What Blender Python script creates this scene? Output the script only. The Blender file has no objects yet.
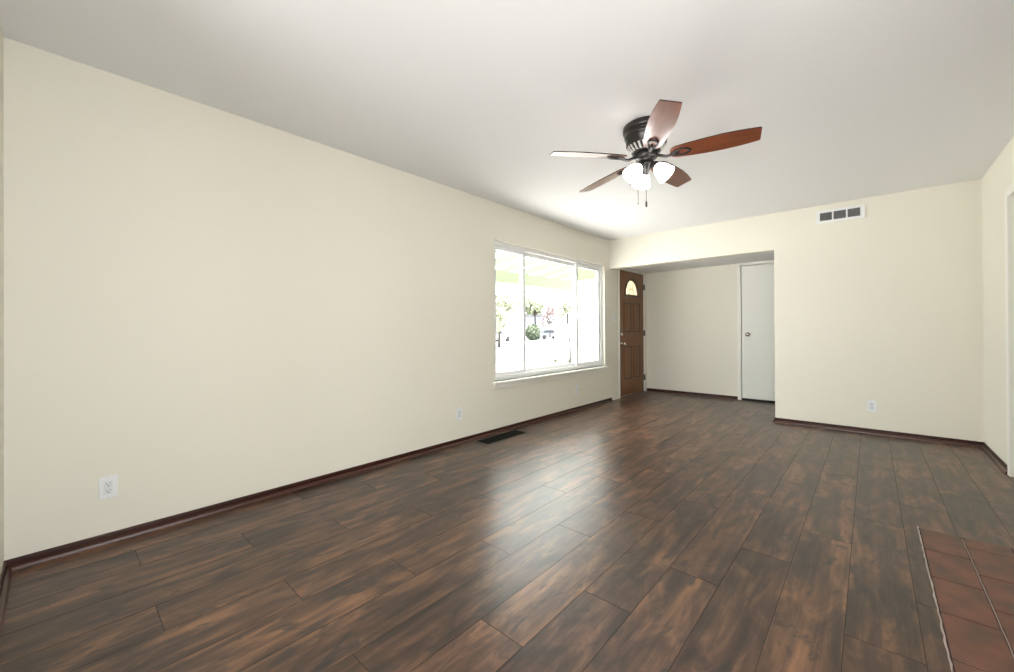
import bpy, bmesh, math, random
from mathutils import Vector, Matrix
random.seed(7)
scene = bpy.context.scene
col = scene.collection
PI = math.pi

# ------------------------------------------------------------------ camera
YAW, PITCH, ROLL = -0.73093, 0.00354, -0.00522
CAM = Vector((2.94465, 0.0, 1.08651))
F_PX = 404.76
fwd = Vector((math.sin(YAW), math.cos(YAW), 0)); rgt = Vector((math.cos(YAW), -math.sin(YAW), 0)); up = Vector((0, 0, 1))
f2 = fwd * math.cos(PITCH) + up * math.sin(PITCH); u2 = up * math.cos(PITCH) - fwd * math.sin(PITCH)
r3 = rgt * math.cos(ROLL) + u2 * math.sin(ROLL); u3 = u2 * math.cos(ROLL) - rgt * math.sin(ROLL)
cam_data = bpy.data.cameras.new('camera')
cam = bpy.data.objects.new('camera', cam_data); col.objects.link(cam)
m = Matrix.Identity(4)
for i in range(3):
    m[i][0], m[i][1], m[i][2], m[i][3] = r3[i], u3[i], -f2[i], CAM[i]
cam.matrix_world = m
cam_data.sensor_width = 36.0; cam_data.lens = F_PX / 1014 * 36.0
cam_data.shift_y = -(336 - 328.564) / 1014
cam_data.clip_start = 0.02; cam_data.clip_end = 400
scene.camera = cam

# ------------------------------------------------------------------ view, world, sun, fill lamps
vs = scene.view_settings
scene.display_settings.display_device = 'sRGB'
vs.view_transform = 'Standard'; vs.look = 'None'; vs.exposure = 0.2; vs.gamma = 1.0; vs.use_curve_mapping = False
world = bpy.data.worlds.new('world'); scene.world = world; world.use_nodes = True
bg = world.node_tree.nodes['Background']
bg.inputs['Color'].default_value = (0.93, 0.97, 1.0, 1); bg.inputs['Strength'].default_value = 6.5

def lamp(name, kind, loc, direction, energy, color=(1, 1, 1), size=None, radius=None):
    d = bpy.data.lights.new(name, kind); d.energy = energy; d.color = color
    if kind == 'AREA':
        d.shape = 'RECTANGLE'; d.size, d.size_y = size
    if radius is not None and kind == 'POINT': d.shadow_soft_size = radius
    o = bpy.data.objects.new(name, d); col.objects.link(o); o.location = loc
    if direction is not None:
        o.rotation_euler = Vector(direction).to_track_quat('-Z', 'Y').to_euler()
    return o
sun = lamp('sun', 'SUN', (20, -8, 30), (-0.16, 0.12, -0.98), 31.0, (1.0, 0.96, 0.9)); sun.data.angle = 0.01
# added fill lamps for daylight, in unseen openings behind and right of the camera
lamp('fill_rear_opening', 'AREA', (3.0, -3.42, 0.85), (0, 1, 0.9), 92, (1.0, 0.99, 0.985), (3.1, 1.4))
lamp('fill_side_opening', 'AREA', (3.84, 0.55, 0.85), (-1, 0, 2.6), 28, (1.0, 0.99, 0.985), (1.2, 1.4))

# ------------------------------------------------------------------ material helpers
def mat(name, color, rough=0.5, metal=0.0, spec=0.5, coat=0.0, coat_rough=0.1, emit=None, emit_strength=0.0,
        bump=None, mottle=None):
    M = bpy.data.materials.new(name); M.use_nodes = True
    nt = M.node_tree; N = nt.nodes; L = nt.links; b = N['Principled BSDF']
    b.inputs['Base Color'].default_value = (*color, 1); b.inputs['Roughness'].default_value = rough
    b.inputs['Metallic'].default_value = metal; b.inputs['Specular IOR Level'].default_value = spec
    b.inputs['Coat Weight'].default_value = coat; b.inputs['Coat Roughness'].default_value = coat_rough; b.inputs['Coat IOR'].default_value = 1.75 if coat >= 1.0 else 1.5
    if emit:
        b.inputs['Emission Color'].default_value = (*emit, 1); b.inputs['Emission Strength'].default_value = emit_strength
    tc = None
    if bump or mottle:
        tc = N.new('ShaderNodeTexCoord')
    if bump:
        n = N.new('ShaderNodeTexNoise'); n.inputs['Scale'].default_value = bump[0]; n.inputs['Detail'].default_value = 3
        L.new(tc.outputs['Object'], n.inputs['Vector'])
        bp = N.new('ShaderNodeBump'); bp.inputs['Strength'].default_value = bump[1]; bp.inputs['Distance'].default_value = bump[2]
        L.new(n.outputs['Fac'], bp.inputs['Height']); L.new(bp.outputs['Normal'], b.inputs['Normal'])
    if mottle:      # (scale xyz, second colour, low, high)
        mp = N.new('ShaderNodeMapping'); mp.inputs['Scale'].default_value = mottle[0]
        L.new(tc.outputs['Object'], mp.inputs['Vector'])
        n = N.new('ShaderNodeTexNoise'); n.inputs['Scale'].default_value = 1.0; n.inputs['Detail'].default_value = 4
        L.new(mp.outputs['Vector'], n.inputs['Vector'])
        r = N.new('ShaderNodeValToRGB'); r.color_ramp.elements[0].position = mottle[2]; r.color_ramp.elements[1].position = mottle[3]
        r.color_ramp.elements[0].color = (*color, 1); r.color_ramp.elements[1].color = (*mottle[1], 1)
        L.new(n.outputs['Fac'], r.inputs['Fac']); L.new(r.outputs['Color'], b.inputs['Base Color'])
    return M

def floor_material():
    M = bpy.data.materials.new('laminate_planks'); M.use_nodes = True
    nt = M.node_tree; N = nt.nodes; L = nt.links; b = N['Principled BSDF']
    at = N.new('ShaderNodeAttribute'); at.attribute_name = 'plank'; at.attribute_type = 'GEOMETRY'
    tc = N.new('ShaderNodeTexCoord')
    add = N.new('ShaderNodeVectorMath'); add.operation = 'MULTIPLY_ADD'
    comb = N.new('ShaderNodeCombineXYZ')
    mul = N.new('ShaderNodeMath'); mul.operation = 'MULTIPLY'; mul.inputs[1].default_value = 37.0
    L.new(at.outputs['Fac'], mul.inputs[0])
    L.new(mul.outputs[0], comb.inputs['X']); L.new(mul.outputs[0], comb.inputs['Y']); L.new(mul.outputs[0], comb.inputs['Z'])
    add.inputs[1].default_value = (1, 1, 1)
    L.new(tc.outputs['Object'], add.inputs[0]); L.new(comb.outputs[0], add.inputs[2])
    def noise(scale, detail, rough, dist=0.0):
        mp = N.new('ShaderNodeMapping'); mp.inputs['Scale'].default_value = scale
        L.new(add.outputs[0], mp.inputs['Vector'])
        n = N.new('ShaderNodeTexNoise'); n.inputs['Scale'].default_value = 1; n.inputs['Detail'].default_value = detail
        n.inputs['Roughness'].default_value = rough; n.inputs['Distortion'].default_value = dist
        L.new(mp.outputs['Vector'], n.inputs['Vector']); return n
    def ramp(src, stops):
        r = N.new('ShaderNodeValToRGB'); e = r.color_ramp.elements
        while len(e) < len(stops): e.new(0.5)
        for k, (p, c) in enumerate(stops): e[k].position = p; e[k].color = (*c, 1)
        L.new(src, r.inputs['Fac']); return r
    def mix(fac, a, c, mode='MIX', v=None):
        x = N.new('ShaderNodeMix'); x.data_type = 'RGBA'; x.blend_type = mode
        if fac is None: x.inputs['Factor'].default_value = v
        else: L.new(fac, x.inputs['Factor'])
        if hasattr(a, 'default_value'): L.new(a, x.inputs['A'])
        else: x.inputs['A'].default_value = (*a, 1)
        if hasattr(c, 'default_value'): L.new(c, x.inputs['B'])
        else: x.inputs['B'].default_value = (*c, 1)
        return x.outputs['Result']
    big = noise((9.0, 2.6, 1), 5, 0.6, 0.9)
    streak = noise((26.0, 1.3, 1), 4, 0.6, 0.2)
    knots = noise((12.0, 5.0, 1), 4, 0.55, 1.4)
    grain = noise((130.0, 4.0, 1), 2, 0.6, 0.0)
    base = ramp(big.outputs['Fac'], [(0.32, (0.026, 0.018, 0.015)), (0.48, (0.070, 0.040, 0.027)), (0.66, (0.165, 0.090, 0.053))])
    st = ramp(streak.outputs['Fac'], [(0.38, (0.50, 0.50, 0.54)), (0.60, (1.25, 1.16, 1.06))])
    c1 = mix(None, base.outputs['Color'], st.outputs['Color'], 'MULTIPLY', 0.9)
    kf = ramp(knots.outputs['Fac'], [(0.56, (0, 0, 0)), (0.66, (1, 1, 1))])
    kfm = N.new('ShaderNodeMath'); kfm.operation = 'MULTIPLY'; kfm.inputs[1].default_value = 0.75
    L.new(kf.outputs['Color'], kfm.inputs[0])
    c2 = mix(kfm.outputs[0], c1, (0.017, 0.017, 0.018))
    gr = ramp(grain.outputs['Fac'], [(0.3, (0.86, 0.86, 0.86)), (0.7, (1.12, 1.12, 1.12))])
    c3 = mix(None, c2, gr.outputs['Color'], 'MULTIPLY', 0.7)
    pv = ramp(at.outputs['Fac'], [(0.0, (0.95, 0.96, 0.98)), (1.0, (1.30, 1.26, 1.20))])
    c4 = mix(None, c3, pv.outputs['Color'], 'MULTIPLY', 1.0)
    L.new(c4, b.inputs['Base Color'])
    rr = N.new('ShaderNodeMapRange'); rr.inputs['To Min'].default_value = 0.28; rr.inputs['To Max'].default_value = 0.33
    L.new(streak.outputs['Fac'], rr.inputs['Value']); L.new(rr.outputs[0], b.inputs['Roughness'])
    bp = N.new('ShaderNodeBump'); bp.inputs['Strength'].default_value = 0.05; bp.inputs['Distance'].default_value = 0.001
    L.new(knots.outputs['Fac'], bp.inputs['Height']); L.new(bp.outputs['Normal'], b.inputs['Normal'])
    b.inputs['Specular IOR Level'].default_value = 0.5
    return M

def glass_material(name, tint=(1, 1, 1)):
    M = bpy.data.materials.new(name); M.use_nodes = True
    nt = M.node_tree; N = nt.nodes; L = nt.links; N.remove(N['Principled BSDF'])
    t = N.new('ShaderNodeBsdfTransparent'); t.inputs['Color'].default_value = (*tint, 1)
    g = N.new('ShaderNodeBsdfGlossy'); g.inputs['Roughness'].default_value = 0.02
    fr = N.new('ShaderNodeFresnel'); fr.inputs['IOR'].default_value = 1.45
    geo = N.new('ShaderNodeNewGeometry'); front = N.new('ShaderNodeMath'); front.operation = 'SUBTRACT'; front.inputs[0].default_value = 1.0
    L.new(geo.outputs['Backfacing'], front.inputs[1])
    once = N.new('ShaderNodeMath'); once.operation = 'MULTIPLY'      # reflect at the near face only
    L.new(fr.outputs[0], once.inputs[0]); L.new(front.outputs[0], once.inputs[1])
    mx = N.new('ShaderNodeMixShader')
    L.new(once.outputs[0], mx.inputs[0]); L.new(t.outputs[0], mx.inputs[1]); L.new(g.outputs[0], mx.inputs[2])
    L.new(mx.outputs[0], N['Material Output'].inputs['Surface']); return M

def frosted_material(name, color):
    M = bpy.data.materials.new(name); M.use_nodes = True
    nt = M.node_tree; N = nt.nodes; L = nt.links; N.remove(N['Principled BSDF'])
    t = N.new('ShaderNodeBsdfTranslucent'); t.inputs['Color'].default_value = (*color, 1)
    p = N.new('ShaderNodeBsdfTransparent'); p.inputs['Color'].default_value = (*color, 1)
    g = N.new('ShaderNodeBsdfGlossy'); g.inputs['Roughness'].default_value = 0.15
    m1 = N.new('ShaderNodeMixShader'); m1.inputs[0].default_value = 0.35
    m2 = N.new('ShaderNodeMixShader'); m2.inputs[0].default_value = 0.06
    L.new(t.outputs[0], m1.inputs[1]); L.new(p.outputs[0], m1.inputs[2])
    L.new(m1.outputs[0], m2.inputs[1]); L.new(g.outputs[0], m2.inputs[2])
    L.new(m2.outputs[0], N['Material Output'].inputs['Surface']); return M

def roof_panel_material():
    M = bpy.data.materials.new('translucent_roof_panel'); M.use_nodes = True
    nt = M.node_tree; N = nt.nodes; L = nt.links; N.remove(N['Principled BSDF'])
    t = N.new('ShaderNodeBsdfTranslucent'); t.inputs['Color'].default_value = (0.95, 0.95, 0.93, 1)
    d = N.new('ShaderNodeBsdfDiffuse'); d.inputs['Color'].default_value = (0.85, 0.86, 0.82, 1)
    x = N.new('ShaderNodeMixShader'); x.inputs[0].default_value = 0.15
    L.new(t.outputs[0], x.inputs[1]); L.new(d.outputs[0], x.inputs[2])
    p = N.new('ShaderNodeBsdfTransparent'); y = N.new('ShaderNodeMixShader'); y.inputs[0].default_value = 0.35
    L.new(x.outputs[0], y.inputs[1]); L.new(p.outputs[0], y.inputs[2])
    L.new(y.outputs[0], N['Material Output'].inputs['Surface']); return M

def brick_material():
    M = mat('fireplace_brick', (0.30, 0.10, 0.06), 0.8)
    nt = M.node_tree; N = nt.nodes; L = nt.links; b = N['Principled BSDF']
    tc = N.new('ShaderNodeTexCoord'); mp = N.new('ShaderNodeMapping'); mp.inputs['Rotation'].default_value = (PI / 2, 0, PI / 2)
    br = N.new('ShaderNodeTexBrick'); br.inputs['Scale'].default_value = 5.0
    br.inputs['Color1'].default_value = (0.30, 0.10, 0.06, 1); br.inputs['Color2'].default_value = (0.20, 0.07, 0.045, 1)
    br.inputs['Mortar'].default_value = (0.35, 0.32, 0.28, 1)
    L.new(tc.outputs['Object'], mp.inputs['Vector']); L.new(mp.outputs['Vector'], br.inputs['Vector'])
    L.new(br.outputs['Color'], b.inputs['Base Color']); return M

M_WALL = mat('cream_wall_paint', (0.778, 0.750, 0.648), 0.6, spec=0.3, bump=(95, 0.12, 0.003))
M_CEIL = mat('ceiling_paint', (0.84, 0.845, 0.845), 0.8, spec=0.2, bump=(70, 0.10, 0.003))
M_TRIM = mat('white_trim_paint', (0.80, 0.785, 0.72), 0.4)
M_VINYL = mat('white_vinyl', (0.82, 0.83, 0.82), 0.35)
M_DOORW = mat('white_door_paint', (0.78, 0.785, 0.715), 0.4)
M_BASE = mat('dark_mahogany_baseboard', (0.032, 0.009, 0.006), 0.4, spec=0.25, mottle=((20, 4, 20), (0.046, 0.014, 0.008), 0.35, 0.7))
M_SHOE = mat('mahogany_shoe_moulding', (0.060, 0.019, 0.011), 0.3, spec=0.6)
M_FLOOR = floor_material()
M_UNDER = mat('plank_joint', (0.012, 0.010, 0.009), 0.7)
M_FRONT = mat('stained_oak_door', (0.150, 0.054, 0.013), 0.42, coat=0.1, coat_rough=0.3, mottle=((40, 40, 2.5), (0.215, 0.085, 0.022), 0.3, 0.72))
M_FRONTD = mat('dark_frame_groove_shade', (0.055, 0.02, 0.007), 0.4)  # fanlight frame colour, and shade painted into the panel grooves
M_BRONZE = mat('dark_bronze', (0.040, 0.036, 0.034), 0.30, metal=0.6, spec=0.6)
M_BRONZEL = mat('worn_bronze', (0.12, 0.10, 0.09), 0.28, metal=0.8)
M_NICKEL = mat('satin_nickel', (0.62, 0.60, 0.57), 0.25, metal=1.0)
M_RIB = mat('polished_pewter', (0.75, 0.74, 0.72), 0.35, metal=0.6)
M_BLADE = mat('cherry_fan_blade', (0.17, 0.036, 0.012), 0.32, coat=1.0, coat_rough=0.29, mottle=((3, 30, 30), (0.27, 0.075, 0.024), 0.35, 0.7))
M_EDGE = mat('dark_blade_edge', (0.02, 0.012, 0.01), 0.5)
M_SHADE = mat('lit_frosted_glass', (0.95, 0.95, 0.93), 0.35, emit=(1.0, 0.97, 0.93), emit_strength=7.0)
M_PLATE = mat('white_plastic', (0.80, 0.81, 0.80), 0.3)
M_PLATE2 = mat('white_plastic_device', (0.70, 0.72, 0.72), 0.3)
M_SLOT = mat('outlet_slot', (0.02, 0.02, 0.02), 0.6)
M_GRILL = mat('grey_grille', (0.33, 0.33, 0.33), 0.5)
M_CAVITY = mat('cavity_shade', (0.015, 0.015, 0.015), 0.8)  # near-black paint standing for shade inside vents and under the alcove door
M_REGF = mat('brown_register_flange', (0.085, 0.060, 0.045), 0.4)
M_REG = mat('black_register_louvre', (0.006, 0.007, 0.0065), 0.7, spec=0.15)
M_TILE = mat('terracotta_tile', (0.195, 0.080, 0.047), 0.5, mottle=((10, 8, 10), (0.105, 0.058, 0.040), 0.36, 0.68), bump=(30, 0.2, 0.004))
M_GROUT = mat('dark_grout', (0.055, 0.034, 0.028), 0.8)
M_STRIP = mat('bare_metal_edge_strip', (0.55, 0.48, 0.46), 0.4, metal=0.5)
M_GROUTL = mat('pale_mortar_line', (0.36, 0.29, 0.26), 0.8)
M_GLASS = glass_material('window_glass')
M_FROST = frosted_material('fanlight_glass', (0.50, 0.46, 0.37))
M_CAME = mat('lead_came', (0.35, 0.33, 0.28), 0.4, metal=0.7)
M_BRICK = brick_material()
# outdoors
M_CONC = mat('pale_concrete', (0.62, 0.61, 0.59), 0.9, mottle=((0.6, 0.6, 0.6), (0.70, 0.69, 0.67), 0.3, 0.7))
M_STREET = mat('pale_asphalt', (0.16, 0.16, 0.165), 0.9)
M_GREEN = mat('pale_green_paint', (0.105, 0.165, 0.075), 0.6)
M_DECK = mat('white_roof_boards', (0.85, 0.86, 0.82), 0.6)
M_PANEL = roof_panel_material()
M_SIDING = mat('white_siding', (0.84, 0.84, 0.83), 0.6)
M_LEAF = mat('pale_leaf', (0.16, 0.185, 0.115), 0.6)
M_LEAF2 = mat('hedge_leaf', (0.06, 0.080, 0.046), 0.6)
M_LEAF3 = mat('dusty_pink_leaf', (0.085, 0.062, 0.060), 0.6)
M_BARK = mat('grey_bark', (0.035, 0.030, 0.026), 0.8, spec=0.2)
M_CARW = mat('white_car_paint', (0.55, 0.56, 0.58), 0.25, coat=0.8)
M_CARG = mat('grey_car_paint', (0.08, 0.085, 0.10), 0.25, coat=0.8)
M_CARGLASS = mat('dark_car_glass', (0.02, 0.025, 0.03), 0.3, spec=0.1)
M_TYRE = mat('black_tyre', (0.02, 0.02, 0.02), 0.8)
M_HOUSE = mat('pale_blue_house_wall', (0.24, 0.27, 0.32), 0.7)
M_ROOF = mat('grey_roof_shingle', (0.09, 0.085, 0.085), 0.8)

# ------------------------------------------------------------------ mesh helpers
def box(bm, x0, x1, y0, y1, z0, z1, mi=0):
    vs_ = [bm.verts.new((x, y, z)) for x in (x0, x1) for y in (y0, y1) for z in (z0, z1)]
    for f in ((0, 1, 3, 2), (4, 6, 7, 5), (0, 4, 5, 1), (2, 3, 7, 6), (0, 2, 6, 4), (1, 5, 7, 3)):
        fc = bm.faces.new([vs_[i] for i in f]); fc.material_index = mi
    return vs_
def lathe(bm, prof, seg=32, M4=None, mi=0, smooth=True, closed=False):
    rings = []
    for r, z in prof:
        ring = []
        for k in range(seg):
            a = 2 * PI * k / seg; v = Vector((r * math.cos(a), r * math.sin(a), z))
            ring.append(bm.verts.new(M4 @ v if M4 else v))
        rings.append(ring)
    for a, b in zip(rings[:-1], rings[1:]):
        for k in range(seg):
            f = bm.faces.new((a[k], a[(k + 1) % seg], b[(k + 1) % seg], b[k])); f.smooth = smooth; f.material_index = mi
    if closed:
        for ring in (rings[0], rings[-1]):
            try: f = bm.faces.new(ring); f.material_index = mi
            except ValueError: pass
def tube(bm, pts, rad, seg=8, mi=0, cap=True):
    pts = [Vector(p) for p in pts]; rads = rad if isinstance(rad, (list, tuple)) else [rad] * len(pts)
    rings = []; ref = Vector((0, 0, 1))
    for i, p in enumerate(pts):
        t = (pts[min(i + 1, len(pts) - 1)] - pts[max(i - 1, 0)]).normalized()
        rr = ref if abs(t.dot(ref)) < 0.95 else Vector((1, 0, 0))
        a = t.cross(rr).normalized(); b = t.cross(a).normalized()
        rings.append([bm.verts.new(p + (a * math.cos(2 * PI * k / seg) + b * math.sin(2 * PI * k / seg)) * rads[i]) for k in range(seg)])
    for A, B in zip(rings[:-1], rings[1:]):
        for k in range(seg):
            f = bm.faces.new((A[k], A[(k + 1) % seg], B[(k + 1) % seg], B[k])); f.smooth = True; f.material_index = mi
    if cap:
        bm.faces.new(rings[0]); bm.faces.new(rings[-1])
def prism(bm, poly, to3, h0, h1, mi=0):
    a = [bm.verts.new(to3(u, v, h0)) for u, v in poly]; b = [bm.verts.new(to3(u, v, h1)) for u, v in poly]
    n = len(poly); fs = [bm.faces.new(a), bm.faces.new(b)]
    for k in range(n): fs.append(bm.faces.new((a[k], a[(k + 1) % n], b[(k + 1) % n], b[k])))
    for f in fs: f.material_index = mi
    return fs
def obj(name, bm, mats, parent=None, bevel=0.0, loc=None):
    bmesh.ops.recalc_face_normals(bm, faces=bm.faces)
    me = bpy.data.meshes.new(name); bm.to_mesh(me); bm.free()
    for x in (mats if isinstance(mats, (list, tuple)) else [mats]): me.materials.append(x)
    o = bpy.data.objects.new(name, me); col.objects.link(o)
    if loc is not None: o.location = loc
    if parent is not None: o.parent = parent
    if bevel:
        bv = o.modifiers.new('bevel', 'BEVEL'); bv.width = bevel; bv.segments = 2; bv.limit_method = 'ANGLE'; bv.angle_limit = 0.6
    return o
def boxes(name, lst, mats, parent=None, bevel=0.0):
    bm = bmesh.new()
    for b in lst: box(bm, *b)
    return obj(name, bm, mats, parent, bevel)
def struct(o, label=None, cat=None):
    o['kind'] = 'structure'
    if label: o['label'] = label
    if cat: o['category'] = cat
    return o
def tag(o, label, cat, group=None):
    o['label'] = label; o['category'] = cat
    if group: o['group'] = group
    return o
def thing(name, label, cat, loc=(0, 0, 0), rz=0.0, group=None):
    o = bpy.data.objects.new(name, None); col.objects.link(o); o.location = loc; o.rotation_euler = (0, 0, rz)
    return tag(o, label, cat, group)

# ------------------------------------------------------------------ room measures
H = 2.44; YN = -0.158; YH = 5.622; YB = 6.996; XR = 3.710; XC = 2.1136; ZH = 2.0105; ZA = 2.086
WY0, WY1, WZ0, WZ1 = 3.092, 5.475, 0.540, 2.044      # picture window opening
DY0, DY1, DZ = 5.912, 6.905, 2.075                    # front door opening
T = 0.14

# floor: laminate planks 0.2043 m wide, 1.205 m long, three-step stagger
def floor():
    bm = bmesh.new(); lay = bm.faces.layers.float.new('plank')
    P, X0, LEN = 0.2043, 0.0098, 1.205; g = 0.0011
    for k in range(-1, 26):
        x0 = X0 + P * k; x1 = x0 + P
        a, b = max(x0, -0.02), min(x1, 5.0)
        if b <= a: continue
        ph = 0.264 + 0.4017 * ((k - 1) % 3)
        j = math.floor((-3.3 - ph) / LEN)
        while ph + j * LEN < 7.0:
            y0, y1 = max(ph + j * LEN, -3.4), min(ph + (j + 1) * LEN, 7.0)
            if y1 > y0 + 0.01:
                vv = [bm.verts.new(c) for c in ((a + g, y0 + g, 0), (b - g, y0 + g, 0), (b - g, y1 - g, 0), (a + g, y1 - g, 0))]
                f = bm.faces.new(vv); f[lay] = random.random()
                w = [bm.verts.new((v.co.x, v.co.y, -0.0012)) for v in vv]
                for q in range(4):
                    s = bm.faces.new((vv[q], w[q], w[(q + 1) % 4], vv[(q + 1) % 4])); s.material_index = 1
            j += 1
    box(bm, -0.05, 5.0, -3.4, 7.05, -0.12, -0.0012, 1)
    return struct(obj('floor', bm, [M_FLOOR, M_UNDER]), 'dark brown laminate plank floor', 'floor')
floor()
struct(boxes('ceiling', [(-T, 5.15, -3.45, 7.15, H, H + 0.14)], M_CEIL), 'smooth white ceiling over the main room', 'ceiling')
struct(boxes('ceiling_alcove', [(0, XR, YH + T, YB, ZA, ZA + 0.1)], M_CEIL), 'lower ceiling of the entry alcove', 'ceiling')
struct(boxes('wall_left', [(-T, 0, YN - T, WY0, 0, H), (-T, 0, WY0, WY1, 0, WZ0), (-T, 0, WY0, WY1, WZ1, H),
       (-T, 0, WY1, DY0, 0, H), (-T, 0, DY0, DY1, DZ, H), (-T, 0, DY1, YB + T, 0, H)], M_WALL), 'long cream wall with the picture window', 'wall')
struct(boxes('wall_near', [(0, 1.2, YN - T, YN, 0, H)], M_WALL), 'cream wall at the left edge', 'wall')
struct(boxes('wall_back', [(XC, XR, YH, YH + T, 0, H)], M_WALL), 'cream back wall with the air vent', 'wall')
struct(boxes('wall_header', [(0, XC, YH + 0.004, YH + T, ZH, H)], M_WALL), 'cream header beam over the entry alcove', 'wall')
CX0, CX1 = 1.428, 2.30
struct(boxes('wall_alcove', [(0, CX0, YB, YB + T, 0, H), (CX0, CX1, YB, YB + T, 2.10, H), (CX1, XR, YB, YB + T, 0, H)], M_WALL), 'cream far wall of the entry alcove', 'wall')
RY0, RY1 = 3.74, 4.655
struct(boxes('wall_right', [(XR, XR + T, YN - T, -0.09, 0, H), (XR, XR + T, -0.09, 1.19, 2.07, H), (XR, XR + T, 1.19, RY0, 0, H),
       (XR, XR + T, RY0, RY1, 2.06, H), (XR, XR + T, RY1, YB + T, 0, H)], M_WALL), 'cream wall at the right edge', 'wall')
struct(boxes('wall_rear', [(1.06, 1.2, -3.44, YN - T, 0, H), (1.2, 1.4, -3.44, -3.3, 0, H), (4.6, 5.14, -3.44, -3.3, 0, H),
       (1.4, 4.6, -3.44, -3.3, 2.1, H), (5.0, 5.14, -3.3, YN, 0, H), (XR + T, 5.0, YN - T, YN, 0, H)], M_WALL))
# unseen patio door frames, added for the light openings behind and beside the camera
struct(boxes('added_window_2', [(1.4, 1.46, -3.41, -3.33, 0, 2.1), (4.54, 4.6, -3.41, -3.33, 0, 2.1), (2.97, 3.03, -3.41, -3.33, 0.05, 2.05),
       (1.46, 4.54, -3.41, -3.33, 2.04, 2.1), (1.46, 4.54, -3.41, -3.33, 0, 0.05)], M_VINYL))
struct(boxes('added_window_3', [(XR + .03, XR + .1, -0.09, -0.03, 0, 2.07), (XR + .03, XR + .1, 1.13, 1.19, 0, 2.07),
       (XR + .03, XR + .1, -0.03, 1.13, 2.01, 2.07), (XR + .03, XR + .1, -0.03, 1.13, 0, 0.05)], M_VINYL))
# chimney breast on the right wall, just out of the picture
struct(boxes('wall_chimney', [(3.50, XR, 1.35, 1.75, 0, H), (3.50, XR, 2.70, 3.10, 0, H), (3.50, XR, 1.75, 2.70, 0.75, H), (3.66, XR, 1.75, 2.70, 0, 0.75)], M_BRICK))

# baseboards: low dark board with a shoe moulding
def baseboard(name, p0, p1, nrm, label):
    p0, p1, n = Vector(p0), Vector(p1), Vector(nrm)
    prof = [(0, 0), (0.010, 0), (0.010, 0.038), (0.006, 0.046), (0, 0.047)]
    bm = bmesh.new()
    def sweep(pr, mi, ex):
        a = [bm.verts.new((p0.x + n.x * d, p0.y + n.y * d, z)) for d, z in pr]
        b = [bm.verts.new((p1.x + n.x * d, p1.y + n.y * d, z)) for d, z in pr]
        k = len(pr); fs = [bm.faces.new(a), bm.faces.new(b)] + [bm.faces.new((a[i], a[(i + 1) % k], b[(i + 1) % k], b[i])) for i in range(k)]
        for f in fs: f.material_index = mi
    sweep(prof, 0, 0)
    sweep([(0.010, 0)] + [(0.010 + 0.017 * math.cos(t), 0.019 * math.sin(t)) for t in [i * PI / 12 for i in range(7)]], 1, 0)
    return struct(obj(name, bm, [M_BASE, M_SHOE]), label, 'baseboard')
baseboard('baseboard_left', (0, YN, 0), (0, 5.66, 0), (1, 0, 0), 'dark red-brown baseboard along the long left wall')
baseboard('baseboard_near', (0.01, YN, 0), (1.2, YN, 0), (0, 1, 0), 'dark baseboard at the left edge')
baseboard('baseboard_back', (XC, YH, 0), (XR, YH, 0), (0, -1, 0), 'dark baseboard under the air vent wall')
baseboard('baseboard_corner', (XC, YH - .01, 0), (XC, YH + T, 0), (-1, 0, 0), 'dark baseboard return at the alcove corner')
baseboard('baseboard_right', (XR, YH, 0), (XR, RY1 + 0.045, 0), (-1, 0, 0), 'short dark baseboard beside the right door casing')
baseboard('baseboard_alcove', (0, YB, 0), (CX0, YB, 0), (0, -1, 0), 'dark baseboard along the alcove wall')
struct(boxes('trim_1', [(0, 0.012, 5.66, DY0 - 0.012, 0, 0.055)], M_TRIM, bevel=0.002), 'short white baseboard piece beside the front door', 'baseboard')

# ------------------------------------------------------------------ picture window
def ringbox(bm, x0, x1, y0, y1, z0, z1, w):
    box(bm, x0, x1, y0, y0 + w, z0, z1); box(bm, x0, x1, y1 - w, y1, z0, z1)
    box(bm, x0, x1, y0 + w, y1 - w, z0, z0 + w); box(bm, x0, x1, y0 + w, y1 - w, z1 - w, z1)
win = thing('window_1', 'white three-pane sliding picture window with outdoor view', 'window'); struct(win)
bm = bmesh.new(); ringbox(bm, -0.132, -0.040, WY0, WY1, WZ0, WZ1, 0.042)
box(bm, -0.060, -0.046, WY0 + 0.042, WY1 - 0.042, WZ0 + 0.042, WZ0 + 0.052)
obj('window_frame', bm, M_VINYL, win, 0.003)
def sash(y0, y1, x0, x1, w, nm):
    bm = bmesh.new(); ringbox(bm, x0, x1, y0, y1, WZ0 + 0.040, WZ1 - 0.040, w); s = obj('sash', bm, M_VINYL, win, 0.003)
    if nm: s['label'] = nm
    xc = (x0 + x1) / 2
    boxes('glass_pane', [(xc - 0.002, xc + 0.002, y0 + w - .004, y1 - w + .004, WZ0 + 0.040 + w - .004, WZ1 - 0.040 - w + .004)], M_GLASS, s)
    return s
sash(WY0 + 0.040, 3.680, -0.088, -0.060, 0.046, 'left sliding sash')
sash(3.640, 4.845, -0.122, -0.094, 0.046, 'wide fixed centre sash')
rs = sash(4.780, WY1 - 0.040, -0.088, -0.060, 0.050, 'right sliding sash')
bm = bmesh.new(); box(bm, -0.060, -0.044, 4.795, 4.815, 1.24, 1.31); box(bm, -0.050, -0.040, 4.798, 4.812, 1.262, 1.288)
obj('latch', bm, M_VINYL, rs, 0.002)
boxes('window_sill', [(-0.045, 0.042, WY0 - 0.035, WY1 + 0.035, WZ0 - 0.026, WZ0)], M_TRIM, win, 0.004)
boxes('sill_apron', [(0, 0.018, WY0 - 0.025, WY1 + 0.025, WZ0 - 0.075, WZ0 - 0.026)], M_TRIM, win, 0.003)

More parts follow.
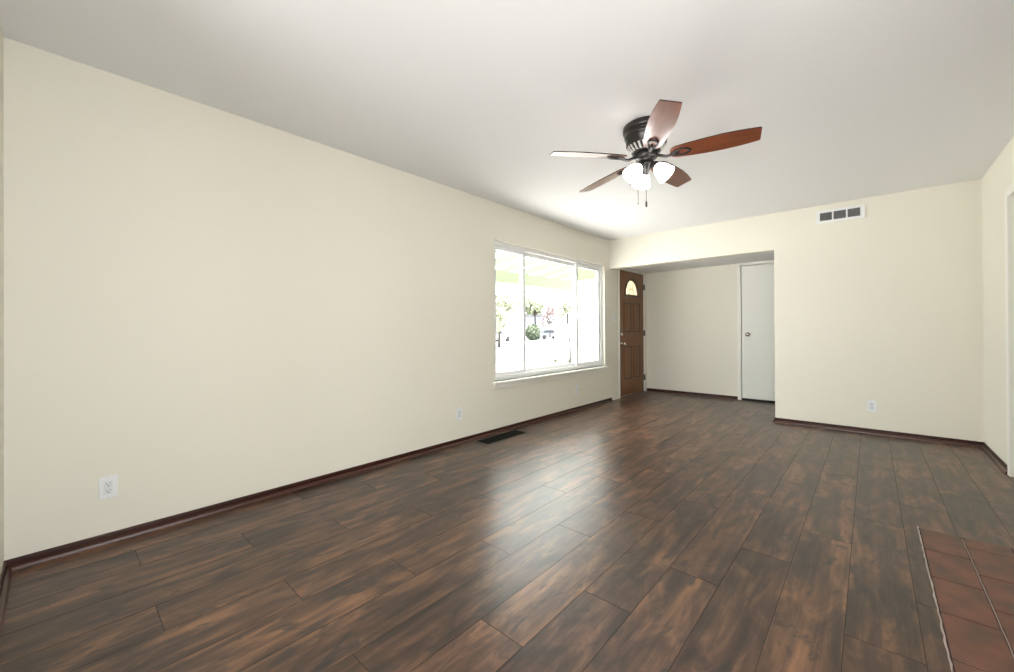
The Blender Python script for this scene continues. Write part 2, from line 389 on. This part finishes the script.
# ------------------------------------------------------------------ front door (left wall, in the alcove)
fd = thing('door_1', 'brown panelled front door with a half-round window', 'door', (0, 0, 0)); struct(fd)
LY0, LY1, LZ0, LZ1 = 5.950, 6.866, 0.022, 2.035
bm = bmesh.new()
box(bm, -T, 0.010, DY0, LY0 - 0.004, 0, DZ); box(bm, -T, 0.010, LY1 + 0.004, DY1, 0, DZ); box(bm, -T, 0.010, LY0 - 0.004, LY1 + 0.004, LZ1 + 0.004, DZ)
obj('door_frame', bm, M_TRIM, fd, 0.002)
boxes('threshold', [(-T, 0.006, LY0 - .004, LY1 + .004, 0, 0.018)], M_NICKEL, fd, 0.003)
FX0, FX1 = -0.048, -0.006          # leaf back and face
fy, fz, fa, fb = 6.415, 1.655, 0.245, 0.262    # fanlight centre, base, half width, height
bm = bmesh.new()
box(bm, FX0, FX1, LY0, LY1, LZ0, fz - 0.001)
n = 28; arc = [(fy - fa * math.cos(PI * k / n), fz + fb * math.sin(PI * k / n) ** 0.9) for k in range(n + 1)]
def outer(k):
    t = PI * k / n; dx, dz = -math.cos(t), math.sin(t)
    s = min((LY1 - fy) / dx if dx > 1e-6 else 9, (fy - LY0) / -dx if dx < -1e-6 else 9, (LZ1 - fz) / dz if dz > 1e-6 else 9)
    return (fy + dx * s, fz + dz * s)
out = [outer(k) for k in range(n + 1)]
# exact corners
for tgt in ((LY0, LZ1), (LY1, LZ1)):
    i = min(range(n + 1), key=lambda q: (out[q][0] - tgt[0]) ** 2 + (out[q][1] - tgt[1]) ** 2); out[i] = tgt
for x in (FX0, FX1):
    a = [bm.verts.new((x, *p)) for p in arc]; o_ = [bm.verts.new((x, *p)) for p in out]
    for k in range(n): bm.faces.new((a[k], a[k + 1], o_[k + 1], o_[k]))
for pts in (arc, out):
    a = [bm.verts.new((FX0, *p)) for p in pts]; b = [bm.verts.new((FX1, *p)) for p in pts]
    for k in range(n): bm.faces.new((a[k], a[k + 1], b[k + 1], b[k]))
leaf = obj('door_leaf', bm, M_FRONT, fd)
def raised_panel(y0, y1, z0, z1):
    bm = bmesh.new()
    def fr(d0, d1, xa, xb, mi):
        A = [(y0 + d0, z0 + d0), (y1 - d0, z0 + d0), (y1 - d0, z1 - d0), (y0 + d0, z1 - d0)]
        B = [(y0 + d1, z0 + d1), (y1 - d1, z0 + d1), (y1 - d1, z1 - d1), (y0 + d1, z1 - d1)]
        a = [bm.verts.new((xa, *p)) for p in A]; b = [bm.verts.new((xb, *p)) for p in B]
        for k in range(4):
            f = bm.faces.new((a[k], a[(k + 1) % 4], b[(k + 1) % 4], b[k])); f.material_index = mi
        return b
    fr(0, 0.010, FX1, FX1 + 0.007, 0); fr(0.010, 0.022, FX1 + 0.007, FX1 + 0.0015, 1)
    fr(0.022, 0.030, FX1 + 0.0015, FX1 + 0.0015, 1); b = fr(0.030, 0.052, FX1 + 0.0015, FX1 + 0.006, 0)
    bm.faces.new(b)
    return obj('raised_panel', bm, [M_FRONT, M_FRONTD], leaf)
for y0, y1 in ((6.095, 6.375), (6.440, 6.720)):
    raised_panel(y0, y1, 1.03, 1.535); raised_panel(y0, y1, 0.265, 0.825)
# fanlight
bm = bmesh.new()
def arcband(bm, s0, s1, x0, x1):
    P0 = [(fy - (fa + s0) * math.cos(PI * k / n), fz + (fb + s0) * math.sin(PI * k / n) ** 0.9) for k in range(n + 1)]
    P1 = [(fy - (fa + s1) * math.cos(PI * k / n), fz + (fb + s1) * math.sin(PI * k / n) ** 0.9) for k in range(n + 1)]
    for k in range(n):
        q = [P0[k], P0[k + 1], P1[k + 1], P1[k]]
        a = [bm.verts.new((x0, *p)) for p in q]; b = [bm.verts.new((x1, *p)) for p in q]
        bm.faces.new(a); bm.faces.new(b)
        for i in range(4): bm.faces.new((a[i], a[(i + 1) % 4], b[(i + 1) % 4], b[i]))
arcband(bm, -0.012, 0.022, FX1 - 0.03, FX1 + 0.008); box(bm, FX1 - 0.03, FX1 + 0.008, fy - fa - 0.022, fy + fa + 0.022, fz - 0.024, fz + 0.006)
fl = obj('fanlight_frame', bm, M_FRONTD, leaf)
bm = bmesh.new(); prism(bm, arc, lambda u, v, h: (h, u, v), FX1 - 0.022, FX1 - 0.016); obj('fanlight_glass', bm, M_FROST, fl)
bm = bmesh.new(); xg = FX1 - 0.014
tube(bm, [(xg, fy - 0.085 * math.cos(PI * k / 14), fz + 0.11 * math.sin(PI * k / 14)) for k in range(15)], 0.0045, 6)
for t in (0.22, 0.36, 0.5, 0.64, 0.78):
    c, s = -math.cos(PI * t), math.sin(PI * t)
    tube(bm, [(xg, fy + 0.085 * c, fz + 0.11 * s), (xg, fy + fa * c * 0.98, fz + fb * s * 0.97)], 0.004, 6)
obj('leaded_came', bm, M_CAME, fl)
XAX = Matrix.Rotation(PI / 2, 4, 'Y')
bm = bmesh.new(); K = Matrix.Translation((FX1, 6.025, 0.855)) @ XAX
lathe(bm, [(0.0, 0.0), (0.031, 0.0), (0.031, 0.006), (0.014, 0.010), (0.012, 0.030), (0.024, 0.038), (0.029, 0.052), (0.024, 0.066), (0.0, 0.071)], 24, K)
obj('door_knob', bm, M_NICKEL, leaf)
bm = bmesh.new(); K = Matrix.Translation((FX1, 6.020, 1.005)) @ XAX
lathe(bm, [(0.0, 0.0), (0.030, 0.0), (0.028, 0.012), (0.012, 0.014), (0.0, 0.014)], 24, K)
box(bm, FX1 + 0.012, FX1 + 0.026, 6.016, 6.024, 0.989, 1.021)
obj('deadbolt', bm, M_NICKEL, leaf)
for z in (1.82, 1.02, 0.25):
    bm = bmesh.new(); tube(bm, [(0.006, LY1 + 0.006, z - 0.05), (0.006, LY1 + 0.006, z + 0.05)], 0.009, 10)
    box(bm, FX1 - 0.001, FX1 + 0.003, LY1 - 0.02, LY1, z - 0.048, z + 0.048); box(bm, 0.0095, 0.012, LY1 + 0.008, LY1 + 0.03, z - 0.048, z + 0.048)
    obj('hinge', bm, M_BRONZE, fd)

# ------------------------------------------------------------------ white flush door in the alcove
cd = thing('door_2', 'plain white flush door in the alcove wall', 'door'); struct(cd)
bm = bmesh.new(); yf = YB - 0.014
box(bm, CX0, CX0 + 0.052, yf, YB + T, 0, 2.10); box(bm, CX1 - 0.052, CX1, yf, YB + T, 0, 2.10); box(bm, CX0 + 0.052, CX1 - 0.052, yf, YB + T, 2.048, 2.10)
obj('door_frame', bm, M_TRIM, cd, 0.003)
boxes('gap_shade_sheet', [(CX0 + .052, CX1 - .052, YB + .045, YB + .06, 0.0, 2.048)], M_CAVITY, cd)  # black sheet behind the leaf, painting the shade in its bottom gap
lf = boxes('door_leaf', [(CX0 + 0.057, CX1 - 0.057, YB + 0.004, YB + 0.040, 0.030, 2.042)], M_DOORW, cd, 0.002)
bm = bmesh.new(); K = Matrix.Translation((1.572, YB + 0.004, 1.0)) @ Matrix.Rotation(PI / 2, 4, 'X')
lathe(bm, [(0.0, 0.0), (0.033, 0.0), (0.033, 0.006), (0.014, 0.010), (0.012, 0.030), (0.025, 0.038), (0.030, 0.052), (0.024, 0.066), (0.0, 0.070)], 24, K)
obj('door_knob', bm, M_NICKEL, lf)
# door at the right edge
rd = thing('door_3', 'white door casing with grey door at the right edge', 'door'); struct(rd)
bm = bmesh.new(); x0 = XR - 0.016
box(bm, x0, XR + T, RY1 - 0.022, RY1 + 0.042, 0, 2.10); box(bm, x0, XR + T, RY0 - 0.042, RY0 + 0.022, 0, 2.10); box(bm, x0, XR + T, RY0 + 0.022, RY1 - 0.022, 2.036, 2.10)
obj('door_frame', bm, M_TRIM, rd, 0.004)
boxes('door_leaf', [(XR + 0.05, XR + 0.088, RY0 + .024, RY1 - .024, 0.012, 2.032)], M_DOORW, rd, 0.002)

# ------------------------------------------------------------------ wall plates
def plate(name, label, cat, origin, rz, kind, group=None):
    """built facing +X at the origin, then turned"""
    t = thing(name, label, cat, origin, rz, group)
    boxes('cover_plate', [(0, 0.005, -0.036, 0.036, -0.058, 0.058)], M_PLATE, t, 0.0025)
    if kind == 'outlet':
        d = boxes('receptacle', [(0.004, 0.0075, -0.0168, 0.0168, -0.034, 0.034)], M_PLATE2, t, 0.0015)
        bm = bmesh.new()
        for s in (-1, 1):
            zc = 0.017 * s
            box(bm, 0.0070, 0.0079, -0.0080, -0.0058, zc - 0.0005, zc + 0.0075); box(bm, 0.0070, 0.0079, 0.0052, 0.0074, zc + 0.0003, zc + 0.0070)
            lathe(bm, [(0.0, 0.0079), (0.0030, 0.0079), (0.0030, 0.0065)], 12, Matrix.Translation((0, 0, zc - 0.0075)) @ XAX)
        obj('slots', bm, M_SLOT, d)
    elif kind == 'switch':
        boxes('rocker', [(0.004, 0.0085, -0.0165, 0.0165, -0.0335, 0.0335)], M_PLATE2, t, 0.002)
    for s in (-1, 1):
        bm = bmesh.new(); lathe(bm, [(0.0, 0.0062), (0.003, 0.0058), (0.003, 0.004)], 10, Matrix.Translation((0, 0, 0.0475 * s)) @ XAX)
        obj('screw', bm, M_PLATE2, t)
    return t
plate('wall_outlet', 'white wall outlet low on the left wall nearest the viewer', 'outlet', (0, 0.182, 0.283), 0, 'outlet', 'wall outlets')
plate('wall_outlet', 'white wall outlet on the left wall near the floor vent', 'outlet', (0, 2.587, 0.285), 0, 'outlet', 'wall outlets')
plate('wall_outlet', 'white wall outlet under the picture window', 'outlet', (0, 4.69, 0.275), 0, 'outlet', 'wall outlets')
plate('wall_outlet', 'white wall outlet on the back wall below the air vent', 'outlet', (2.955, YH, 0.283), -PI / 2, 'outlet', 'wall outlets')
plate('light_switch', 'white light switch on the wall left of the front door', 'switch', (0, 5.765, 1.268), 0, 'switch')

# ------------------------------------------------------------------ air vent on the back wall
v = thing('air_vent', 'white three-section air vent high on the back wall', 'vent', (2.712, YH, 2.307))
bm = bmesh.new(); hw, hh = 0.200, 0.068
for xs in ((-hw, -0.170), (-0.066, -0.052), (0.050, 0.064), (0.165, hw)): box(bm, xs[0], xs[1], -0.012, 0, -hh, hh)
for xs in ((-0.170, -0.066), (-0.052, 0.050), (0.064, 0.165)):
    box(bm, xs[0], xs[1], -0.012, 0, -hh, -0.044); box(bm, xs[0], xs[1], -0.012, 0, 0.044, hh)
obj('vent_frame', bm, M_PLATE, v)
for xs in ((-0.170, -0.066), (-0.052, 0.050), (0.064, 0.165)):
    bm = bmesh.new()
    box(bm, xs[0], xs[1], -0.0025, -0.0005, -0.044, 0.044, 1)
    k = -0.041
    while k < 0.037:
        vv = [(-0.010, k), (-0.003, k + 0.005), (-0.003, k + 0.0065), (-0.010, k + 0.0015)]
        prism(bm, vv, lambda u, w, h: (h, u, w), xs[0], xs[1], 0); k += 0.0085
    obj('grille', bm, [M_GRILL, M_CAVITY], v)

# ------------------------------------------------------------------ floor register
fr = thing('floor_register', 'dark metal heating register set in the floor by the left wall', 'floor vent', (0.158, 3.03, 0.0))
bm = bmesh.new(); a, b = 0.100, 0.335; ia, ib = 0.080, 0.295; z = 0.004
box(bm, -a, -ia, -b, b, 0, z); box(bm, ia, a, -b, b, 0, z); box(bm, -ia, ia, -b, -ib, 0, z); box(bm, -ia, ia, ib, b, 0, z)
obj('flange', bm, M_REGF, fr, 0.0015)
bm = bmesh.new(); box(bm, -ia, ia, -ib, ib, 0.0002, 0.0008, 1)
k = -ib + 0.006
while k < ib:
    box(bm, -ia, ia, k, k + 0.005, 0.0008, 0.0035); k += 0.0136
for x in (-0.024, 0.024): box(bm, x - 0.003, x + 0.003, -ib, ib, 0.0008, 0.0038)
obj('louvres', bm, [M_REG, M_CAVITY], fr)

# ------------------------------------------------------------------ tile hearth
ht = thing('hearth', 'reddish-brown tile hearth set in the floor at lower right', 'hearth', (3.135, 3.125, 0))
bm = bmesh.new(); box(bm, 0.0, 0.365, -1.9, 0.0, 0.0003, 0.0020); obj('grout_bed', bm, M_GROUT, ht)
bm = bmesh.new(); rnd = random.Random(3)
for ci, (xa, xb, y0) in enumerate(((0.004, 0.151, 0.280), (0.161, 0.315, 0.132), (0.322, 0.365, 0.21))):
    cuts = [0.0] + [y0 + 0.296 * k for k in range(0, 7)]
    for c0, c1 in zip(cuts[:-1], cuts[1:]):
        j = rnd.uniform(-0.002, 0.002)
        box(bm, xa, xb, -min(c1, 1.9) + 0.0035, -c0 - 0.0035 + j, 0.001, 0.0042 + rnd.uniform(0, 0.0012))
tl = obj('tiles', bm, M_TILE, ht, 0.0015)
bm = bmesh.new(); rnd = random.Random(5)
pts = [(-0.003 + rnd.uniform(-0.0018, 0.0018), -1.9 + k * 1.91 / 60, 0.0035) for k in range(61)]
tube(bm, pts, [0.0028 + rnd.uniform(-0.0009, 0.0009) for _ in pts], 6)
s = obj('edge_strip', bm, M_STRIP, ht); s['label'] = 'pale ragged edge strip along the tiles'
bm = bmesh.new(); tube(bm, [(0.156 + rnd.uniform(-0.0015, 0.0015), -1.9 + k * 1.88 / 40, 0.0025) for k in range(41)], 0.0022, 6)
obj('mortar_line', bm, M_GROUTL, ht)

# ------------------------------------------------------------------ ceiling fan
AX, AY, ZB = 1.838, 2.638, 2.2315
fan = thing('ceiling_fan', 'dark bronze ceiling fan with five cherry blades and three lit glass shades', 'ceiling fan', (AX, AY, H))
def z_(z): return z - H
bm = bmesh.new()
lathe(bm, [(0.0, 0.0), (0.146, 0.0), (0.149, -0.008), (0.149, -0.034), (0.144, -0.042), (0.135, -0.047), (0.133, -0.055), (0.139, -0.060),
           (0.141, -0.068), (0.138, -0.078), (0.131, -0.084), (0.130, -0.120), (0.126, -0.130), (0.118, -0.136), (0.0, -0.136)], 48)
obj('motor_housing', bm, M_BRONZE, fan)
bm = bmesh.new()
lathe(bm, [(0.098, -0.134), (0.116, -0.137), (0.112, -0.150), (0.092, -0.172), (0.070, -0.178), (0.0, -0.178)], 48)
vr = obj('vent_ring', bm, M_BRONZE, fan)
bm = bmesh.new()
for k in range(24):
    a = 2 * PI * k / 24; R = Matrix.Rotation(a, 4, 'Z')
    q = [Vector((0.1215, -0.008, -0.134)), Vector((0.1215, 0.006, -0.134)), Vector((0.100, 0.013, -0.174)), Vector((0.100, 0.001, -0.174))]
    lo = [bm.verts.new(R @ p) for p in q]; hi = [bm.verts.new(R @ (p - Vector((0.010, 0, -0.003)))) for p in q]
    bm.faces.new(lo); bm.faces.new(hi)
    for i in range(4): bm.faces.new((lo[i], lo[(i + 1) % 4], hi[(i + 1) % 4], hi[i]))
obj('vent_ribs', bm, M_RIB, vr)
bm = bmesh.new()
lathe(bm, [(0.0, -0.176), (0.066, -0.178), (0.072, -0.186), (0.072, -0.206), (0.066, -0.214), (0.050, -0.218), (0.044, -0.226), (0.044, -0.246),
           (0.050, -0.250), (0.050, -0.258), (0.040, -0.266), (0.020, -0.290), (0.012, -0.310), (0.014, -0.318), (0.0, -0.326)], 36)
obj('hub', bm, M_BRONZE, fan)
PT = math.radians(-14.1)
def blade_outline():
    L_ = [(0.148, 0.0), (0.150, 0.026), (0.160, 0.044), (0.185, 0.054), (0.26, 0.0635), (0.36, 0.0715), (0.45, 0.0745), (0.54, 0.0705), (0.61, 0.0630), (0.648, 0.0575), (0.655, 0.052)]
    top = L_; bot = [(r, -w) for r, w in reversed(L_[1:])]
    return top + bot
for i in range(5):
    ang = math.radians(303.34 + 72 * i)
    bm = bmesh.new()
    fs = prism(bm, blade_outline(), lambda u, w, h: (u, w, h), -0.003, 0.003)
    for f in fs[2:]: f.material_index = 1
    bl = obj('blade', bm, [M_BLADE, M_EDGE], fan)
    bl.location = (0, 0, ZB - H)
    bl.rotation_euler = (Matrix.Rotation(-0.034, 3, 'Y') @ Matrix.Rotation(-0.005, 3, 'X') @ Matrix.Rotation(ang, 3, 'Z') @ Matrix.Rotation(PT, 3, 'X')).to_euler()
    bm = bmesh.new()      # scrolled iron: arm, leaf-shaped loop under the blade, screws
    tube(bm, [(0.064, 0, 0.006), (0.095, 0, -0.006), (0.125, 0, -0.020), (0.155, 0, -0.018), (0.185, 0, -0.010), (0.205, 0, -0.008)], [0.011, 0.010, 0.0095, 0.009, 0.008, 0.006], 8)
    for s in (-1, 1):
        tube(bm, [(0.150, 0.004 * s, -0.016), (0.178, 0.022 * s, -0.010), (0.215, 0.030 * s, -0.008), (0.250, 0.024 * s, -0.008), (0.268, 0.0, -0.008)],
             [0.006, 0.0065, 0.0065, 0.007, 0.008], 8)
        lathe(bm, [(0.0, -0.011), (0.006, -0.009), (0.006, -0.003)], 10, Matrix.Translation((0.215, 0.030 * s, 0)))
    lathe(bm, [(0.0, -0.014), (0.012, -0.011), (0.014, -0.003)], 12, Matrix.Translation((0.262, 0.0, 0)))
    obj('blade_iron', bm, M_BRONZE, bl)
TILT = math.radians(42)
for k, azd in enumerate((8, 128, 248)):
    az = math.radians(azd)
    Mx = Matrix.Translation((0.040 * math.cos(az), 0.040 * math.sin(az), z_(2.192))) @ Matrix.Rotation(az, 4, 'Z') @ Matrix.Rotation(PI - TILT, 4, 'Y')
    # local +Z now points outward and down
    bm = bmesh.new()
    pr = [(0.027, 0.038), (0.030, 0.048), (0.039, 0.060), (0.047, 0.078), (0.052, 0.100), (0.056, 0.118), (0.060, 0.130), (0.062, 0.136)]
    lathe(bm, pr + [(r - 0.003, z) for r, z in reversed(pr)], 32, Mx)
    sh = obj('lamp_shade', bm, M_SHADE, fan)
    bm = bmesh.new(); lathe(bm, [(0.0, -0.012), (0.012, -0.010), (0.013, 0.006), (0.022, 0.014), (0.028, 0.030), (0.0295, 0.044), (0.0, 0.044)], 24, Mx)
    obj('lamp_socket', bm, M_BRONZE, sh)
for (dx, dy, z0, z1, big) in ((-0.042, -0.036, 2.19, 1.935, False), (0.004, -0.012, 2.12, 1.942, True)):
    bm = bmesh.new(); zz = z0
    tube(bm, [(dx, dy, z_(z0)), (dx, dy, z_(z1))], 0.0016, 6)
    ch = obj('pull_chain', bm, M_BRONZEL, fan)
    bm = bmesh.new(); r = 0.007 if big else 0.003; l = 0.04 if big else 0.012
    lathe(bm, [(0.0, z_(z1) + 0.002), (r * .6, z_(z1)), (r, z_(z1) - l * .5), (r * .8, z_(z1) - l), (0.0, z_(z1) - l - .003)], 12, Matrix.Translation((dx, dy, 0)))
    obj('chain_pull', bm, M_BRONZE, ch)

# ------------------------------------------------------------------ outdoors
GZ = -0.18
bm = bmesh.new(); box(bm, -26, -T, -30, 60, GZ - 0.3, GZ); struct(obj('ground', bm, M_CONC), 'sunlit pale concrete yard outside the window', 'ground')
bm = bmesh.new(); box(bm, -140, -26, -60, 160, GZ - 0.4, GZ - 0.10); box(bm, -26.3, -26, -60, 160, GZ - 0.4, GZ + 0.02); struct(obj('street', bm, M_STREET), 'pale street beyond the yard', 'street')
bm = bmesh.new(); box(bm, -26, 10, 60, 160, GZ - 0.4, GZ - 0.02); box(bm, -26, 10, -60, -30, GZ - 0.4, GZ - 0.02); struct(obj('ground_far', bm, M_CONC))
# patio cover
pc = thing('patio_cover', 'pale green timber patio cover outside the window', 'patio cover', (-1.8, 5.0, GZ))
pc.location = (0, 0, 0)
def zr(x): return 2.60 + 0.136 * x        # rafter underside
k = 0
y = 1.2
while y < 11.0:
    bm = bmesh.new()
    prism(bm, [(-T, zr(-T)), (-3.6, zr(-3.6)), (-3.6, zr(-3.6) + 0.13), (-T, zr(-T) + 0.13)], lambda u, w, h: (u, h, w), y, y + 0.045)
    obj('rafter', bm, M_GREEN, pc); y += 0.61
bm = bmesh.new()
for i in range(64):       # one corrugated translucent sheet
    ya, yb = 1.0 + i * 0.16, 1.0 + (i + 1) * 0.16
    q = [bm.verts.new((x, y_, zr(x) + 0.135 + (0.012 if (i + e) % 2 else 0))) for x, y_, e in ((-T, ya, 0), (-T, yb, 1), (-3.7, yb, 1), (-3.7, ya, 0))]
    bm.faces.new(q)
obj('roof_sheet', bm, M_PANEL, pc)
boxes('beam', [(-2.55, -2.46, 1.0, 11.2, 2.03, 2.26)], M_GREEN, pc)
for yy in (1.1, 11.0): boxes('post', [(-2.55, -2.46, yy, yy + 0.09, GZ, 2.03)], M_DECK, pc)
# house wing with white vertical siding beside the front door
wg = thing('wall_exterior', 'white vertical siding wall with green trim, right of the window view', 'wall'); struct(wg)
bm = bmesh.new(); box(bm, -1.62, -T, 7.22, 7.35, GZ, 2.10)
x = -1.60
while x < -T - 0.04:
    box(bm, x, x + 0.03, 7.205, 7.22, GZ, 2.10); x += 0.15
obj('siding', bm, M_SIDING, wg)
boxes('trim_board', [(-1.66, -T, 7.19, 7.36, 2.10, 2.365)], M_GREEN, wg)
boxes('meter_box', [(-1.38, -1.30, 7.15, 7.205, 0.92, 1.01)], M_GRILL, wg, 0.01)
# white garden wall behind the young tree
gw = boxes('garden_wall', [(-6.40, -1.0, 13.30, 13.42, GZ, 1.85)] + [(-6.40 + .3 * k, -6.37 + .3 * k, 13.285, 13.30, GZ, 1.85) for k in range(18)], M_SIDING)
tag(gw, 'white boarded garden wall behind the young tree outside', 'garden wall')

def foliage(bm, c, rad, n, size, rnd, mi=0, shell=0.55):
    for _ in range(n):
        d = Vector((rnd.gauss(0, 1), rnd.gauss(0, 1), rnd.gauss(0, 1))).normalized() * (shell + (1 - shell) * rnd.random())
        p = Vector(c) + Vector((d.x * rad[0], d.y * rad[1], d.z * rad[2]))
        a = Vector((rnd.gauss(0, 1), rnd.gauss(0, 1), rnd.gauss(0, 1))).normalized()
        b = a.orthogonal().normalized(); s = size * rnd.uniform(0.6, 1.3)
        vv = [bm.verts.new(p + q) for q in (a * s, b * s * 0.45, -a * s, -b * s * 0.45)]
        bm.faces.new(vv).material_index = mi
def tree(name, label, base, h, crown, rad, leafmat, seed, n=900, size=0.14, trunk=0.09, lean=(0, 0), group='trees outside the window'):
    rnd = random.Random(seed)
    t = thing(name, label, 'tree', base, 0, group)
    bm = bmesh.new(); top = Vector((lean[0], lean[1], crown))
    tube(bm, [(0, 0, -0.02), (lean[0] * .25 + .03, lean[1] * .25, crown * .35), (lean[0] * .6, lean[1] * .6, crown * .7), top], [trunk, trunk * .8, trunk * .6, trunk * .4], 8)
    for k in range(6):
        a = 2 * PI * k / 6 + rnd.random(); e = top + Vector((math.cos(a) * rad[0] * .7, math.sin(a) * rad[1] * .7, rnd.uniform(-.1, .6) * rad[2]))
        s = Vector((lean[0] * .6, lean[1] * .6, crown * .72)); tube(bm, [s, (s + e) / 2 + Vector((0, 0, .08)), e], [trunk * .4, trunk * .3, trunk * .15], 6)
    obj('trunk', bm, M_BARK, t)
    bm = bmesh.new()
    for k in range(7):
        a = rnd.uniform(0, 2 * PI); q = rnd.uniform(0.2, .65)
        c = top + Vector((math.cos(a) * rad[0] * q, math.sin(a) * rad[1] * q, rnd.uniform(-.5, .6) * rad[2]))
        foliage(bm, c, [r * rnd.uniform(.35, .55) for r in rad], n // 7, size, rnd)
    obj('foliage', bm, leafmat, t)
    return t
tree('young_tree', 'slim young tree with small leafy crown in front of white wall', (-5.16, 12.48, GZ), 2.4, 1.95, (0.40, 0.40, 0.42), M_LEAF, 11, 420, 0.075, 0.042, (-0.10, -0.08))
tree('shade_tree', 'pale bushy tree at far left of the window view', (-17.2, 21.6, GZ), 5, 2.6, (2.0, 2.0, 1.9), M_LEAF, 21, 1400, 0.17, 0.12)
tree('shade_tree', 'dense tree behind the round hedge bush across the street', (-31.0, 43.6, GZ - .1), 6, 4.6, (1.9, 1.9, 1.8), M_LEAF, 22, 1000, 0.24, 0.16)
tree('shade_tree', 'thin reddish-leaved tree left of the white garden wall', (-19.6, 31.2, GZ), 4, 2.4, (1.3, 1.3, 1.3), M_LEAF3, 23, 420, 0.15, 0.07)
t = thing('hedge_bush', 'round clipped green bush by the street', 'bush', (-29.2, 40.8, GZ - 0.1), 0)
rnd = random.Random(31); bm = bmesh.new(); tube(bm, [(0, 0, 0), (0, 0, 0.9)], 0.08, 6); obj('stem', bm, M_BARK, t)
bm = bmesh.new(); bmesh.ops.create_icosphere(bm, subdivisions=3, radius=1, matrix=Matrix.Translation((0, 0, 1.05)) @ Matrix.Diagonal((0.8, 0.8, 0.95, 1)))
foliage(bm, (0, 0, 1.05), (0.95, 0.95, 1.05), 1500, 0.16, rnd, shell=0.8); obj('foliage', bm, M_LEAF2, t)
# low grassy plants at the foot of the wall
for k, (x, y, lab) in enumerate(((-6.15, 12.95, 'small spiky plant at the left foot of the white garden wall'), (-5.45, 12.9, 'small spiky plant under the young tree'))):
    t = thing('spiky_plant', lab, 'plant', (x, y, GZ), 0, 'plants by the garden wall')
    rnd = random.Random(40 + k); bm = bmesh.new()
    for q in range(46):
        a = rnd.uniform(0, 2 * PI); l = rnd.uniform(.2, .4); e = rnd.uniform(.3, 1.0)
        d = Vector((math.cos(a) * (1 - e * .6), math.sin(a) * (1 - e * .6), e)).normalized(); s = Vector((-math.sin(a), math.cos(a), 0)) * .018
        mid = d * l * .55; tip = d * l + Vector((math.cos(a), math.sin(a), -.6)) * .06
        v_ = [bm.verts.new(p) for p in (-s, s, mid + s, mid - s)]; bm.faces.new(v_)
        w_ = [v_[3], v_[2], bm.verts.new(tip)]; bm.faces.new(w_)
    obj('leaves', bm, M_LEAF, t)
def car(label, loc, rz, paint):
    c = thing('parked_car', label, 'car', loc, rz, 'cars parked on the street')
    bm = bmesh.new()
    side = [(-2.2, .32), (-2.22, .72), (-2.05, .86), (-1.65, .90), (1.05, .90), (1.95, .80), (2.2, .66), (2.22, .34)]
    prism(bm, side, lambda u, w, h: (u, h, w), -0.86, 0.86); obj('body', bm, paint, c, 0.06)
    def cab(sc, x0, x1, x2, x3, z0, z1, y0, y1):
        b_ = bmesh.new(); lo = [b_.verts.new(p) for p in ((x0, -y0, z0), (x3, -y0, z0), (x3, y0, z0), (x0, y0, z0))]
        hi = [b_.verts.new(p) for p in ((x1, -y1, z1), (x2, -y1, z1), (x2, y1, z1), (x1, y1, z1))]
        b_.faces.new(lo); b_.faces.new(hi)
        for i in range(4): b_.faces.new((lo[i], lo[(i + 1) % 4], hi[(i + 1) % 4], hi[i]))
        return b_
    obj('windows', cab(1, -1.65, -1.02, 0.32, 1.05, .88, 1.34, .80, .60), M_CARGLASS, c)
    obj('roof', cab(1, -1.06, -0.98, 0.28, 0.36, 1.33, 1.40, .62, .56), paint, c, 0.02)
    for x in (-1.38, 1.38):
        for y in (-.80, .80):
            b_ = bmesh.new(); lathe(b_, [(0.0, -.1), (.20, -.1), (.33, -.09), (.34, 0), (.33, .09), (.20, .1), (0.0, .1)], 20, Matrix.Translation((x, y, .34)) @ Matrix.Rotation(PI / 2, 4, 'X'))
            obj('wheel', b_, M_TYRE, c)
    return c
car('white car parked at the left of the window view', (-28.9, 33.4, GZ - 0.10), math.radians(95), M_CARW)
car('grey car parked beyond the round bush', (-32.3, 48.6, GZ - 0.10), math.radians(70), M_CARG)
hs = thing('house', 'pale blue house across the street', 'house', (-47, 65, GZ - 0.1), math.radians(42))
boxes('house_wall', [(-3.2, 1.2, -3, 3, 0, 4.0)], M_HOUSE, hs)
bm = bmesh.new(); prism(bm, [(-3.6, 4.0), (1.6, 4.0), (-1.0, 5.4)], lambda u, w, h: (u, h, w), -3.5, 3.5); obj('roof', bm, M_ROOF, hs)
